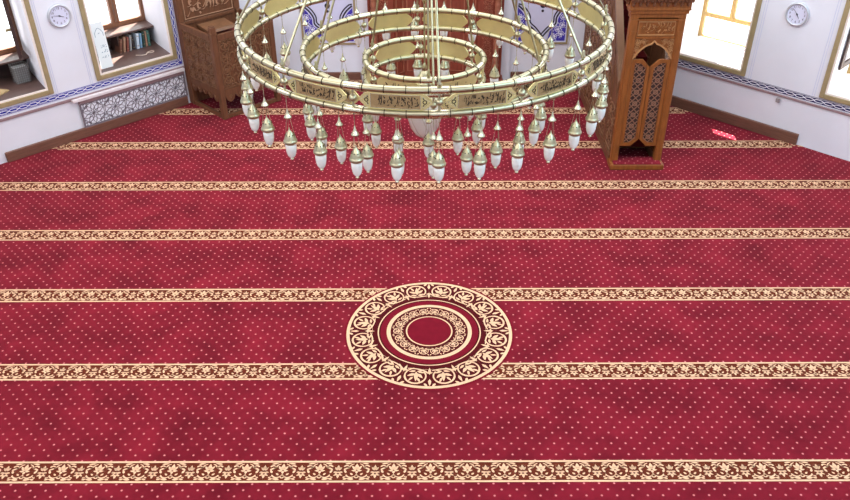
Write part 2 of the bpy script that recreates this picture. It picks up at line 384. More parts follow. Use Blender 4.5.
# windows
def window(k, O, R, x0, x1, left, open_sash=False):
    t = empty('window_%d' % k, O, R, kind='structure')
    fw = .065; wi = 0 if left else 2; mb = MB()                      # gold surround on the wall face
    a, b, c, d = x0-.025-fw, x1+.025+fw, WB-.025-fw, WT+.1
    mb.box(a, a+fw, -.03, -.001, c, d, bev=.006); mb.box(b-fw, b, -.03, -.001, c, d, bev=.006)
    mb.box(a+fw, b-fw, -.03, -.001, c, c+fw, bev=.006); mb.box(a+fw, b-fw, -.03, -.001, d-fw, d, bev=.006)
    mb.build('window_frame', M['gold'], t)
    mb = MB(); a += fw; b -= fw; c += fw; d -= fw
    mb.box(a, x0+.0, -.018, -.001, c, d); mb.box(x1, b, -.018, -.001, c, d); mb.box(x0, x1, -.018, -.001, c, WB-.002)
    mb.build('inner_lip', M['lip'], t)
    dz = 1.14 if left else WB
    mb = MB(); mb.prism(splay(wi, x0, x1, 0, .9), flat_f, WB-.03, WB)
    mb.build('window_sill', M['nichewood'] if left else M['lip'], t)
    if left:
        mb = MB(); mb.prism(splay(wi, x0, x1, .86, .9), flat_f, WB, dz-.025); mb.build('shelf_riser', M['nichedark'], t)
        xm = x0+.52+.1
        mb = MB(); mb.box(xm-.012, xm+.012, .6, .86, WB, dz-.025); mb.build('shelf_divider', M['nichedark'], t)
        mb = MB(); mb.prism(splay(wi, x0, x1, .57, .97), flat_f, dz-.025, dz); mb.build('upper_sill', M['nichewood'], t)
    cm = M['casement'] if left else M['casementlt']
    y0, y1 = .9, .96; zt = WT; x0 += SPL[wi][0]; x1 += SPL[wi][1]
    mb = MB()
    mb.box(x0, x0+.06, y0, y1, dz, zt, bev=.005); mb.box(x1-.06, x1, y0, y1, dz, zt, bev=.005)
    mb.box(x0+.06, x1-.06, y0, y1, dz, dz+(.075 if left else .03), bev=.005); mb.box(x0+.06, x1-.06, y0, y1, zt-.07, zt, bev=.005)
    xc = (x0+x1)/2
    if not left: mb.box(x0+.06, x1-.06, y0, y1, 1.18, 1.25, bev=.005); mb.box(xc-.035, xc+.035, y0, y1, 1.25, zt-.07, bev=.005)
    else: mb.box(xc-.06, xc-.006, y0-.01, y1, dz+.075, zt-.07, bev=.005); mb.box(xc+.006, xc+.06, y0-.01, y1, dz+.075, zt-.07, bev=.005)
    mb.box(x0+.06, x1-.06, y0, y1, 2.15, 2.21, bev=.005)
    mb.build('casement', cm, t)
    mb = MB(); mb.box(x0+.05, x1-.05, .925, .931, dz+.05, zt-.05); mb.build('glass', M['glass'], t)
    if open_sash:                             # sash swung into the room
        def sash(t0, t1, z0, z1, w=.035):     # plan line from the hinge into the room
            h0 = Vector((x1-.07, .88)); h1 = Vector((x1-.25, .33)); d = h1-h0; nn = Vector((-d.y, d.x)).normalized()*w/2
            a, b = h0+d*t0, h0+d*t1; mb.prism([tuple(a-nn), tuple(b-nn), tuple(b+nn), tuple(a+nn)], flat_f, z0, z1)
        mb = MB(); sash(0, .13, 1.22, 2.4); sash(.87, 1, 1.22, 2.4, .045); sash(.13, .87, 1.22, 1.32); sash(.13, .87, 2.3, 2.4)
        mb.build('open_sash', M['nichedark'], t)
        mb = MB(); mb.box(x1-.33, x1-.26, .36, .375, 1.60, 1.64, bev=.004); mb.build('sash_handle', M['gold'], t)
    return t
window(1, LO, LR, *HL[0], True, True); window(2, LO, LR, *HL[1], True)
window(3, RO, RR, *HR[0], False); w4 = window(4, RO, RR, *HR[1], False)
mb = MB(); mb.box(3.80, 3.83, .18, .26, 1.12, 2.3, bev=.004)      # dark sash swung into the right hand window
mb.box(3.80, 3.83, .26, .7, 2.22, 2.3, bev=.004); mb.box(3.80, 3.83, .62, .7, 1.12, 2.22, bev=.004); mb.box(3.80, 3.83, .26, .62, 1.12, 1.2, bev=.004)
mb.build('open_sash', M['nichedark'], w4)
# ------------------------------------------------------------------ carpet
def medal_strokes(mb):
    c = (.04, 6.165)
    def ring(r0, r1, mi, h, n=96):
        r0 *= .97; r1 *= .97; mb.add([(c[0]+r*cos(2*pi*i/n), c[1]+r*sin(2*pi*i/n), h) for i in range(n) for r in (r0, r1)],
               [(2*i, 2*i+1, (2*i+3) % (2*n), (2*i+2) % (2*n)) for i in range(n)], mi)
    def disc(r, mi, h, n=96): r *= .97; mb.add([(c[0]+r*cos(2*pi*i/n), c[1]+r*sin(2*pi*i/n), h) for i in range(n)], [tuple(range(n))], mi)
    disc(.872, 4, .0022); disc(.845, 1, .003); ring(.818, .85, 3, .0034)
    ring(.518, .530, 3, .0034); disc(.516, 1, .0032); ring(.435, .502, 4, .0034); ring(.398, .438, 3, .0036)
    disc(.385, 1, .0036); disc(.236, 4, .0040); ring(.226, .240, 3, .0044)
    for k in range(16):
        a = 2*pi*(k+.5)/16+.0
        x, y = c[0]+.668*cos(a), c[1]+.668*sin(a)
        put(mb, SCR, flat_f, .0, .004, x, y, .112*(1 if k % 2 else -1), .112, a-pi/2 if True else 0, ws=.112, mi=3, flat=True)
        # stem joining the scrolls
        p = [(c[0]+r*cos(a+t), c[1]+r*sin(a+t)) for r, t in ((.585, -.16), (.572, 0), (.60, .14), (.66, .196), (.735, .2), (.765, .26))]
        q = cr(p, 4); mb.ribbon(q, taper(len(q), .018, .5, .5), flat_f, 0, .0037, 3, True)
        p = [(c[0]+r*cos(a+.196), c[1]+r*sin(a+.196)) for r in (.70, .73, .76, .79)]; mb.ribbon(p, [.002, .03, .02, .002], flat_f, 0, .0042, 3, True)
        p = [(c[0]+r*cos(a+.196), c[1]+r*sin(a+.196)) for r in (.64, .61, .575, .545)]; mb.ribbon(p, [.002, .028, .02, .002], flat_f, 0, .0042, 3, True)
    for k in range(18):
        a = 2*pi*k/18; x, y = c[0]+.308*cos(a), c[1]+.308*sin(a)
        put(mb, SCR, flat_f, .0, .0044, x, y, .05*(1 if k % 2 else -1), .052, a-pi/2, ws=.055, mi=3, flat=True)
mb = MB()
mb.prism([(x*.998, (y-6.15)*.998+6.15) for x, y in reversed(V8)], flat_f, -.012, 0, 0)
BW = .224
for n in range(-4, 8):
    Y = 4.383+1.195*n
    if Y < -.4: continue
    half = 6.66 if 3.4 < Y < 8.9 else 6.66-(abs(Y-6.15)-2.79)
    half = max(.5, half-.0)
    mb.add([(-half, Y-BW/2, .0008), (half, Y-BW/2, .0008), (half, Y+BW/2, .0008), (-half, Y+BW/2, .0008)], [(0,1,2,3)], 2)
    for e in (-1, 1):
        yy = Y+e*(BW/2-.009)
        mb.add([(-half, yy-.009, .0014), (half, yy-.009, .0014), (half, yy+.009, .0014), (-half, yy+.009, .0014)], [(0,1,2,3)], 3)
    if Y < 2.5: continue
    k0 = int(half/.30)+1
    for k in range(-k0, k0+1):
        X = k*.30+.04
        if n in (1, 2) and abs(X-.045) < .5: continue
        put(mb, BAND, flat_f, 0, .0016, X, Y, 1.0, 1.0, 0, ws=1.25, mi=3, flat=True)
medal_strokes(mb)
tag(mb.build('carpet', [M['carpet'], M['maroon'], M['brownpile'], M['cream'], M['crimson']], clip=planes(.006)),
    'red wall-to-wall carpet with pink dots, cream scroll bands and a round central medallion', 'carpet')

# ------------------------------------------------------------------ front wall: pier, mihrab, tile panels
mb = MB(); mb.box(-1.05, 1.42, 12.78, 12.9, 0, 4.2); struct(mb.build('trim_7', M['wall']))
mih = empty('mihrab', (.18, 12.78, .005), 0, 'tall reddish-brown carved wooden prayer niche in the middle of the far wall', 'prayer niche')
mb = MB()
pts = [(-.62, 0), (-.62, -.3), (.62, -.3), (.62, 0)]
for x0, x1 in ((-1.08, -.66), (.66, 1.08)): mb.box(x0, x1, -.2, 0, 0, 3.6, bev=.01)
mb.box(-.66, .66, -.2, 0, 2.7, 3.6, bev=.01); mb.box(-1.12, 1.12, -.24, 0, 3.6, 3.75, bev=.01); mb.box(-1.12, 1.12, -.26, 0, 0, .12, bev=.01)
mb.build('surround', M['woodred'], mih)
mb = MB()                                       # niche lining, five facets
q = [(-.66, -.2), (-.5, -.04), (-.2, -.012), (.2, -.012), (.5, -.04), (.66, -.2)]
for a, b in zip(q, q[1:]): mb.add([(a[0], a[1], 0), (b[0], b[1], 0), (b[0], b[1], 2.7), (a[0], a[1], 2.7), (a[0], a[1]+.01, 0), (b[0], b[1]+.01, 0), (b[0], b[1]+.01, 2.7), (a[0], a[1]+.01, 2.7)], [(0,1,2,3),(4,7,6,5),(0,3,7,4),(1,5,6,2),(3,2,6,7)])
mb.build('niche_lining', M['woodred'], mih)
for x in (-.98, .98):                           # carved side columns
    mb = MB(); mb.lathe([(.06, 0), (.07, .05), (.075, .12), (.05, .16), (.045, .2), (.045, 2.6), (.06, 2.7), (.08, 2.8), (.05, 2.9)], (x, -.25, .12), 12)
    for k in range(26): mb.lathe([(.046, 0), (.053, .03), (.046, .06)], (x, -.25, .34+k*.09), 10)
    mb.build('column', M['woodred2'], mih)
fr = lambda x, z, h: (x, -.2-h, z)
for sx in (-.83, .83):
    mb = MB()
    for k in range(12): put(mb, BAND, fr, -.005, .008, sx, .32+k*.28, .9, .9, pi/2, mi=0)
    mb.build('carved_strip', M['woodred2'], mih)
mb = MB()
for a, b in zip(q, q[1:]):
    L = hypot(b[0]-a[0], b[1]-a[1]); d = ((b[0]-a[0])/L, (b[1]-a[1])/L)
    f = lambda u, v, h, a=a, d=d: (a[0]+d[0]*u+d[1]*h, a[1]+d[1]*u-d[0]*h, v)
    for z in (.2, 1.0, 1.8):
        mb.ribbon([(.04, z), (L-.04, z), (L-.04, z+.7), (.04, z+.7)], .022, f, 0, .012, 0, closed=True)
mb.build('panel_moulding', M['woodred2'], mih)
# tall sconces in front of the right column
# calligraphic tile panels on the far wall
def tile_panel(xc, label):
    t = empty('tile_panel', (xc, 12.9, 0), 0, label, 'wall panel', 'tile panels either side of the mihrab')
    w, z0, z1 = .42, .64, 2.9
    mb = MB(); mb.box(-w, w, -.012, 0, z0, z1); mb.build('tile_field', M['field'], t)
    mb = MB(); e = .03
    mb.box(-w-e, -w, -.025, 0, z0-e, z1+e); mb.box(w, w+e, -.025, 0, z0-e, z1+e); mb.box(-w, w, -.025, 0, z0-e, z0); mb.box(-w, w, -.025, 0, z1, z1+e)
    mb.build('frame', M['gold'], t)
    f = lambda x, z, h: (x, -.012-h, z)
    mb = MB(); mb2 = MB()
    for s in (-1, 1):
        cv = cr([(.40*s, 1.25), (.30*s, 1.16), (.235*s, 1.05), (.225*s, .95), (.13*s, .86), (.03*s, .74), (0, .68)], 5)
        for off, ww in ((.0, .026), (.05, .022)):
            mb2.ribbon([(x-off*s*.75 if i else x, z+off*.5) for i, (x, z) in enumerate(cv)] if off else cv, ww, f, 0, .003)
        poly = [(x+.03*s, z-.015) for x, z in cv if abs(x) > .1]
        poly = poly+[(.11*s, .665), (.40*s, .665)]
        poly = [(max(-.405, min(.405, x)), z) for x, z in poly]
        mb.prism(poly if s > 0 else poly[::-1], f, 0, .002)
        for (px, pz) in ((.33, .78), (.34, .93), (.22, .74), (.35, 1.06), (.27, .86)):
            put(mb2, SCR, f, .001, .0045, px*s, pz, .05*s, .055, random.random()*3, ws=.05, mi=1)
    for pts in ([(0, 1.42), (0, 1.30)],): mb2.ribbon(pts, .02, f, 0, .003)
    mb2.prism(arc(0, 1.25, .045, 0, 2*pi*11/12, 11), f, 0, .003); mb2.prism(arc(0, 1.16, .022, 0, 2*pi*9/10, 9), f, 0, .003)
    # large calligraphy above
    for k in range(7):
        p = [(-.3+.09*k, 1.55+.1*(k % 2)), (-.28+.09*k, 1.75), (-.3+.09*k, 2.0+.1*(k % 3))]
        q2 = cr(p, 4); mb2.ribbon(q2, taper(len(q2), .035, .4, .5), f, 0, .003)
    q2 = cr([(-.36, 1.62), (-.2, 1.5), (.05, 1.56), (.2, 1.5), (.36, 1.66)], 5); mb2.ribbon(q2, taper(len(q2), .05), f, 0, .003)
    mb.build('blue_spandrel', M['tileblue'], t); mb2.build('calligraphy', [M['black'], M['whitetile']], t)
tile_panel(-1.57, 'white tile panel with blue corners and black calligraphy left of the prayer niche')
tile_panel(1.92, 'white tile panel with blue corners and black calligraphy right of the prayer niche')

# ------------------------------------------------------------------ radiator cover under the left window
rc = empty('radiator_cover', (LO[0], LO[1], 0), LR, 'low white radiator cover with dark star lattice grille under the bookshelf window', 'radiator cover')
mb = MB(); mb.box(2.36, 4.16, -.075, -.021, .555, .6, bev=.006); mb.box(2.45, 4.15, -.05, -.021, .505, .553, 1, bev=.004); mb.build('shelf_top', [M['stone'], M['stonepink']], rc)
mb = MB(); mb.box(2.46, 4.14, -.03, -.022, .142, .5, 0); mb.build('backing_panel', M['whitetile'], rc)
mb = MB(); g = lambda x, z, h: (x, -.03-h, z); x0, x1, z0, z1 = 2.46, 4.14, .15, .5
def cseg(p, q):                                 # clip a segment to the grille rectangle
    t0, t1 = 0, 1; dx, dz = q[0]-p[0], q[1]-p[1]
    for pp, qq in ((-dx, p[0]-x0), (dx, x1-p[0]), (-dz, p[1]-z0), (dz, z1-p[1])):
        if pp == 0:
            if qq < 0: return None
        else:
            r = qq/pp
            if pp < 0: t0 = max(t0, r)
            else: t1 = min(t1, r)
    return None if t0 >= t1 else ((p[0]+dx*t0, p[1]+dz*t0), (p[0]+dx*t1, p[1]+dz*t1))
segs = []
for k in range(-1, 6):
    for row, zz in ((0, .325), (1, .5), (1, .15)):
        cx = 2.63+.335*k+(.1675 if row else 0)
        if row: pts = 6; R0 = .045
        else: pts = 10; R0 = .045
        for j in range(pts):
            a = 2*pi*j/pts+pi/pts; b = 2*pi*(j+1)/pts+pi/pts; mdl = (a+b)/2
            R1, R2 = (.095, .165) if not row else (.07, .11)
            P = lambda r, t: (cx+r*cos(t), zz+r*sin(t))
            segs += [(P(R2, a), P(R2, b)), (P(R0, a), P(R1, mdl)), (P(R0, b), P(R1, mdl)), (P(R1, mdl), P(R2, a)), (P(R1, mdl), P(R2, b)), (P(R0, a), P(0, 0))]
for p, q2 in segs:
    c = cseg(p, q2)
    if c: mb.ribbon(list(c), .0052, g, 0, .01)
for a, b in (((x0, z0), (x1, z0)), ((x0, z1), (x1, z1)), ((x0, z0), (x0, z1)), ((x1, z0), (x1, z1))): mb.ribbon([a, b], .02, g, 0, .014)
mb.build('star_lattice', mat('grey_brown_lattice', hexc(112, 104, 112), .5), rc)
mb = MB(); mb.box(3.17, 3.23, -.05, -.021, .535, .6, bev=.006)
tag(mb.build('wall_socket', mat('grey_plastic', hexc(150, 140, 140), .5), loc=RO, rotz=RR), 'small grey socket box hung under the tile border on the right wall', 'socket')

# ------------------------------------------------------------------ wall clocks
def text_mesh(parent, txt, size, loc, rot, m, name='numeral'):
    c = bpy.data.curves.new(name, 'FONT'); c.body = txt; c.size = size; c.align_x = 'CENTER'; c.align_y = 'CENTER'; c.extrude = .0008
    o = bpy.data.objects.new(name, c); COL.objects.link(o)
    dg = bpy.context.evaluated_depsgraph_get(); me = bpy.data.meshes.new_from_object(o.evaluated_get(dg))
    bpy.data.objects.remove(o); bpy.data.curves.remove(c)
    me.materials.clear(); me.materials.append(m)
    o = bpy.data.objects.new(name, me); COL.objects.link(o); o.parent = parent; o.location = loc; o.rotation_euler = rot
    return o
def clock(O, R, s, z, hour, minute, label):
    p = Matrix.Rotation(R, 4, 'Z') @ Vector((s, 0, 0))
    t = empty('wall_clock', (O[0]+p.x, O[1]+p.y, z), R, label, 'clock', 'chrome-rimmed wall clocks')
    f = lambda u, v, h: (u, -h, v)
    mb = MB(); n = 40
    prof = [(.128, .022), (.132, .034), (.143, .042), (.154, .034), (.158, .015), (.158, .001)]
    v = [(r*cos(2*pi*i/n), -h, r*sin(2*pi*i/n)) for i in range(n) for r, h in prof]; k = len(prof)
    mb.add(v, [(i*k+j, ((i+1) % n)*k+j, ((i+1) % n)*k+j+1, i*k+j+1) for i in range(n) for j in range(k-1)], 0, True)
    mb.build('rim', M['chrome'], t)
    mb = MB(); mb.prism(arc(0, 0, .13, 0, 2*pi*39/40, 39), f, .001, .022); mb.build('dial', M['dial'], t)
    for i in range(1, 13):
        a = pi/2-2*pi*i/12; text_mesh(t, str(i), .042, (.1*cos(a), -.0225, .1*sin(a)), (pi/2, 0, 0), M['black'])
    for nm, ang, L, w in (('hour_hand', (hour+minute/60)*30, .058, .009), ('minute_hand', minute*6, .092, .006)):
        a = pi/2-radians(ang); mb = MB(); mb.ribbon([(-.02*cos(a), -.02*sin(a)), (L*cos(a), L*sin(a))], [w, w*.5], f, .026 if nm[0] == 'h' else .029, .028 if nm[0] == 'h' else .031)
        mb.build(nm, M['black'], t)
    mb = MB(); mb.prism(arc(0, 0, .01, 0, 2*pi*11/12, 11), f, .022, .034); mb.build('hub', M['black'], t)
clock(LO, LR, 2.50, 1.77, 3, 47, 'round chrome wall clock between the two windows on the left wall')
clock(RO, RR, 3.155, 1.78, 4, 53, 'round chrome wall clock between the two windows on the right wall')

# ------------------------------------------------------------------ things in the left window niches
def at_wall(O, R, s, d, z):
    p = Matrix.Rotation(R, 4, 'Z') @ Vector((s, d, 0)); return (O[0]+p.x, O[1]+p.y, z)
def book(s, d, h, w, dep, lean, cm, label):
    t = bpy.data.objects.new('book', None); COL.objects.link(t); t.location = at_wall(LO, LR, s, d, WB+.001); t.rotation_euler = (0, lean, LR)
    tag(t, label, 'book', 'books on the window shelf')
    mb = MB(); mb.box(0, .004, 0, dep, 0, h); mb.box(w-.004, w, 0, dep, 0, h); mb.box(.004, w-.004, 0, .005, 0, h)
    for z in (h*.18, h*.8): mb.box(.003, w-.003, -.0015, 0, z, z+.008, 1)
    mb.build('cover', [cm, M['gold']], t)
    mb = MB(); mb.box(.004, w-.004, .005, dep-.006, .004, h-.005); mb.build('page_block', M['tan'], t)
bk = {k: mat('book_'+k, hexc(*c), .5) for k, c in dict(brown=(110, 70, 56), tan=(158, 120, 98), rust=(126, 66, 56), white=(196, 210, 224), blue=(120, 160, 190), darkgreen=(38, 66, 60), green=(60, 110, 100), grey=(140, 140, 140), black=(44, 38, 40)).items()}
for s, h, w, lean, c, lb in (
    (3.475, .21, .035, .20, 'brown', 'dark brown book leaning right, first on the left of the window shelf'),
    (3.535, .23, .03, .20, 'tan', 'tan book leaning right, second from the left on the window shelf'),
    (3.59, .22, .032, .17, 'rust', 'rust-red book leaning right, third from the left on the window shelf'),
    (3.64, .235, .03, .15, 'grey', 'grey book leaning right, last of the left-hand cluster on the window shelf'),
    (3.70, .19, .03, .0, 'black', 'short black book standing in the gap of the book row'),
    (3.76, .235, .04, .12, 'white', 'white book leaning beside the pale blue one on the window shelf'),
    (3.82, .225, .028, .10, 'blue', 'pale blue book right of the white book on the window shelf'),
    (3.87, .24, .032, .06, 'darkgreen', 'dark green book between the pale blue and grey-tan books on the window shelf'),
    (3.915, .235, .026, .05, 'tan', 'tan book in the right-hand cluster between two green books on the window shelf'),
    (3.955, .24, .036, .03, 'green', 'green book last on the right of the window shelf')):
    book(s, .56, h, w, .16, lean, bk[c], lb)
# stack of dark books lying flat at the left end
for k in range(2):
    t = empty('book', at_wall(LO, LR, 3.1+.03*k, .60, WB+.001+.036*k), LR, ('dark brown book lying flat under a black one on the window shelf', 'black book lying flat on a dark brown one on the window shelf')[k], 'book', 'books on the window shelf')
    mb = MB(); mb.box(0, .24, 0, .17, 0, .004); mb.box(0, .24, 0, .17, .031, .035); mb.box(0, .24, 0, .004, .004, .031); mb.build('cover', bk['brown' if not k else 'black'], t)
    mb = MB(); mb.box(.004, .234, .005, .165, .004, .031); mb.build('page_block', M['tan'], t)
# white notice board leaning in the corner of the niche
nb = bpy.data.objects.new('notice_board', None); COL.objects.link(nb); nb.location = at_wall(LO, LR, 2.96, .12, WB+.003); nb.rotation_euler = (radians(-5), 0, LR)
tag(nb, 'tall white printed board leaning at the left side of the bookshelf window', 'notice board')
mb = MB(); mb.box(0, .18, 0, .012, 0, .66, bev=.003); mb.build('board', M['paper'], nb)
f = lambda u, v, h: (u, -h, v); mb = MB()
mb.ribbon(cr([(.03, .46), (.035, .52), (.09, .58), (.145, .52), (.15, .46)], 5), .006, f, 0, .002); mb.ribbon([(.075, .5), (.105, .51)], .006, f, 0, .002)
def script_line(mb, u0, u1, v, sz, f, h0, h1, mi=0, rnd=None, wt=.12):
    rnd = rnd or random; u = u1
    while u > u0+sz*.6:
        k = rnd.choice('abcdef'); W_ = sz*wt
        if k == 'a': pts = [(u, v+sz*.95), (u-.02*sz, v+.1*sz), (u-.1*sz, v)]; adv = .22
        elif k == 'b': pts = [(u, v+.25*sz), (u-.1*sz, v), (u-.5*sz, v-.02*sz), (u-.6*sz, v+.25*sz)]; adv = .65
        elif k == 'c': pts = [(u, v+.35*sz), (u-.18*sz, v+.42*sz), (u-.2*sz, v+.15*sz), (u-.02*sz, v+.1*sz), (u-.25*sz, v), (u-.4*sz, v)]; adv = .42
        elif k == 'd': pts = [(u, v), (u-.1*sz, v+.2*sz), (u-.2*sz, v), (u-.3*sz, v+.2*sz), (u-.4*sz, v), (u-.6*sz, v-.25*sz), (u-.8*sz, v-.1*sz)]; adv = .82
        elif k == 'e': pts = [(u, v+.9*sz), (u-.08*sz, v+.3*sz), (u-.3*sz, v), (u-.55*sz, v)]; adv = .5
        else: pts = [(u, v+.5*sz), (u-.35*sz, v+.75*sz), (u-.1*sz, v+.3*sz), (u-.5*sz, v), (u-.7*sz, v+.02*sz)]; adv = .7
        q = cr(pts, 4); mb.ribbon(q, taper(len(q), W_, .6, .5), f, h0, h1, mi)
        if rnd.random() < .6:
            du = u-adv*sz*.4; dv = v+(-.22 if rnd.random() < .4 else .6)*sz; mb.ribbon([(du, dv), (du+W_, dv+W_*.6)], W_, f, h0, h1, mi)
        u -= adv*sz
mb.build('printed_emblem', M['teal'], nb)
for k in range(3): mb = MB(); script_line(mb, .03, .155, .30-.07*k, .045, f, 0, .002, wt=.16); mb.build('printed_script', M['teal'], nb)
# prayer beads
mb = MB(); bp_ = cr([(3.60, .30), (3.66, .24), (3.72, .22), (3.77, .27), (3.83, .24), (3.88, .27), (3.86, .31), (3.79, .30)], 7)
for i in range(0, len(bp_), 1): mb.lathe([(0, -.006), (.006, -.004), (.008, 0), (.006, .004), (0, .006)], (bp_[i][0], bp_[i][1], WB+.0075), 6)
tag(mb.build('prayer_beads', M['bead'], loc=LO, rotz=LR), 'string of pale prayer beads lying on the wooden sill below the books', 'prayer beads')
# wire basket and open book in the far left niche
bs = empty('wire_basket', at_wall(LO, LR, 1.86, .42, WB+.001), LR, 'grey wire basket standing at the right end of the far left window niche', 'basket')
mb = MB(); w_, d_, h_ = .2, .15, .25
for i in range(8): mb.tube((w_*i/7, 0, .0), (w_*i/7, 0, h_), .0035, 5); mb.tube((w_*i/7, d_, .0), (w_*i/7, d_, h_), .0035, 5)
for j in range(9):
    z = h_*j/8+.004 if j == 0 else h_*j/8
    for a, b in (((0, 0), (w_, 0)), ((w_, 0), (w_, d_)), ((w_, d_), (0, d_)), ((0, d_), (0, 0))): mb.tube((*a, z), (*b, z), .0035, 5)
mb.build('wire_grid', M['basket'], bs)
mb = MB(); mb.box(.01, w_-.01, .01, d_-.01, .004, .215); mb.build('dark_lining', bk['grey'], bs)
ob = empty('open_book', at_wall(LO, LR, 1.58, .22, WB+.001), LR+.5, 'small open tan book lying in the far left window niche beside the wire basket', 'book')
mb = MB()
for s in (-1, 1): mb.prism([(0, .006), (.04*s, .022), (.12*s, .014), (.12*s, .004), (0, 0)], lambda a, b, h: (a, h, b), 0, .16)
mb.build('pages', M['tan'], ob); mb = MB(); mb.box(-.125, .125, -.004, .164, -.0005, .0035); mb.build('cover', M['gold'], ob)

# ------------------------------------------------------------------ preaching chair (left)
u45 = radians(45)
ku = empty('preaching_chair', (-3.06, 11.22, .005), u45, 'brown carved wooden preaching chair with boxed seat and tall back against the left wall', 'pulpit')
KW, KD = 1.08, .93
fF = lambda u, v, h: (u, -h, v)                # front face (towards the room)
fL = lambda u, v, h: (-h, u, v)                # left face
fR = lambda u, v, h: (KW+h, u, v)
P = .085
mb = MB()
for x, y, zt in ((0, 0, 1.42), (KW-P, 0, 1.42), (0, KD-P, 1.3), (KW-P, KD-P, 1.3)):
    mb = MB(); mb.box(x, x+P, y, y+P, 0, zt, bev=.008)
    if zt > 1.4: mb.box(x-.008, x+P+.008, y-.008, y+P+.008, zt-.1, zt-.085); mb.box(x+.01, x+P-.01, y+.01, y+P-.01, zt, zt+.015, bev=.004)
    mb.build('corner_post', M['wooddk'], ku)
def side(f, L, name):
    mb = MB(); g = lambda u, v, h: f(u, v, h-.04)
    for z0, z1, h in ((1.22, 1.30, .045), (.38, .46, .035)): mb.prism([(P, z0), (L-P, z0), (L-P, z1), (P, z1)], g, 0, h)
    mb.prism([(P, .46), (L-P, .46), (L-P, 1.22), (P, 1.22)], g, .0, .015)
    n = 5; w = (L-2*P)/n; out = [(P, .38)]     # scalloped apron
    for i in range(n):
        for k in range(1, 7): t = k/6; out.append((P+w*(i+t), .38-.02-(.07+.05*abs((i+.5)/n*2-1))*abs(sin(pi*t))**.6 if k < 6 else .36))
    out += [(L-P, .38)]
    mb.prism(out, g, .005, .03)
    mb.build(name, M['wooddk'], ku)
    mb = MB(); nx = 4; ux = (L-2*P)/nx
    for i in range(nx):
        for k in range(4):
            put(mb, SCR, g, .012, .034, P+ux*(i+.5), .56+.19*k, ux*.42*(1 if (i+k) % 2 else -1), .088, (i*2+k)*.8, ws=.095)
    mb.ribbon([(P+.015, .475), (L-P-.015, .475), (L-P-.015, 1.205), (P+.015, 1.205)], .022, g, .01, .03, closed=True)
    k = 0
    for i in range(int((L-2*P)/.06)): mb.ribbon(arc(P+.03+.06*i, 1.175, .022, 0, pi, 6), .008, g, .012, .04)
    for i in range(n):
        put(mb, [((leafpts(0, 0, -pi/2, 1)), leafw(.45)), (leafpts(0, -.2, -2.4, .6), leafw(.3)), (leafpts(0, -.2, -.7, .6), leafw(.3))], g, .02, .042, P+w*(i+.5), .375, .07, .07)
    mb.build('carved_panel', M['wooddk2'], ku)
side(fF, KW, 'front_panel'); side(fL, KD, 'side_panel')
mb = MB(); mb.box(P, KW-P, .015, .065, 0, .055); mb.build('base_rail', M['wooddk'], ku); mb = MB(); mb.box(.015, .065, P, KD-P, 0, .055); mb.build('base_rail', M['wooddk'], ku)
mb = MB(); mb.box(KW-.045, KW-.02, P, KD-P, .38, 1.3); mb.build('side_panel', M['wooddk'], ku)
mb = MB(); mb.box(.03, KW-.03, .03, KD-.02, .96, 1.0); mb.build('seat_board', M['wooddk'], ku)
mb = MB(); mb.box(.1, KW-.1, .40, KD-.06, 1.001, 1.06, bev=.02); mb.build('seat_cushion', M['redcloth'], ku)
mb = MB(); mb.box(-.0, KW, KD-.02, KD+.05, 0, 2.6, bev=.01); mb.box(.0, .1, KD-.05, KD-.02, 1.3, 2.6, bev=.006); mb.box(KW-.1, KW, KD-.05, KD-.02, 1.3, 2.6, bev=.006); mb.box(.1, KW-.1, KD-.05, KD-.02, 1.25, 1.30, bev=.006)
mb.build('back_panel', M['wooddk'], ku)
gb = lambda u, v, h: (u, KD-.02-h, v); mb = MB()
script_line(mb, .14, KW-.12, 1.42, .24, gb, 0, .018, wt=.11); script_line(mb, .14, KW-.12, 1.50, .2, gb, 0, .018, wt=.11); script_line(mb, .14, KW-.12, 1.80, .24, gb, 0, .018, wt=.11)
mb.ribbon([(.12, 1.325), (KW-.12, 1.325), (KW-.12, 2.4), (.12, 2.4)], .015, gb, 0, .014, closed=True)
mb.build('carved_script', mat('pale_carved_script', hexc(176, 136, 108), .4), ku)
mb = MB(); mb.prism([(KD-.34, 1.13), (KD-.06, 1.16), (KD-.03, 1.21), (KD-.32, 1.17)], lambda a, b, h: (h, a, b), .30, .78); mb.build('book_rest', M['wooddk2'], ku)
pp = Matrix.Rotation(u45, 4, 'Z') @ Vector((.80, .56, 0))
mb = MB(); mb.box(-.085, .085, -.06, .06, 0, .003)
so = mb.build('paper_sheet', M['paper'], loc=(-3.06+pp.x, 11.22+pp.y, 1.065), rotz=u45+.2)
tag(so, 'white paper sheet lying on the seat inside the carved preaching chair', 'paper')

# ------------------------------------------------------------------ minbar (staircase pulpit, right)
mn = empty('minbar', (2.53, 9.68, .005), 0, 'orange-brown wooden staircase pulpit with carved double doors on the right', 'pulpit')
GW, GH = .68, 2.12; PW = .095
mb = MB(); mb.box(-.02, GW+.02, -.11, .12, 0, .075, bev=.006); mb.build('threshold_step', M['wood'], mn)
mb = MB(); mb.box(.02, GW-.02, -.10, .11, .076, .09); mb.build('step_carpet', M['carpet'], mn)
for x in (0, GW-PW):
    mb = MB(); mb.box(x, x+PW, 0, PW, .076, GH-.1, bev=.008); mb.box(x+.02, x+PW-.02, -.008, 0, .2, GH-.25, bev=.003); mb.build('gate_post', M['wood'], mn)
gf = lambda u, v, h: (u, .02-h, v)
mb = MB(); mb.prism([(PW, 1.79), (GW-PW, 1.79), (GW-PW, 2.02), (PW, 2.02)], gf, -.04, .0)
spn = [(PW, 1.79), (PW, 1.50)]+[(PW+(GW/2-PW)*t, 1.50+.20*sin(pi/2*min(1, t*1.0))**.8) for t in (.08, .2, .35, .5, .7, .88)]+[(GW/2, 1.735)]
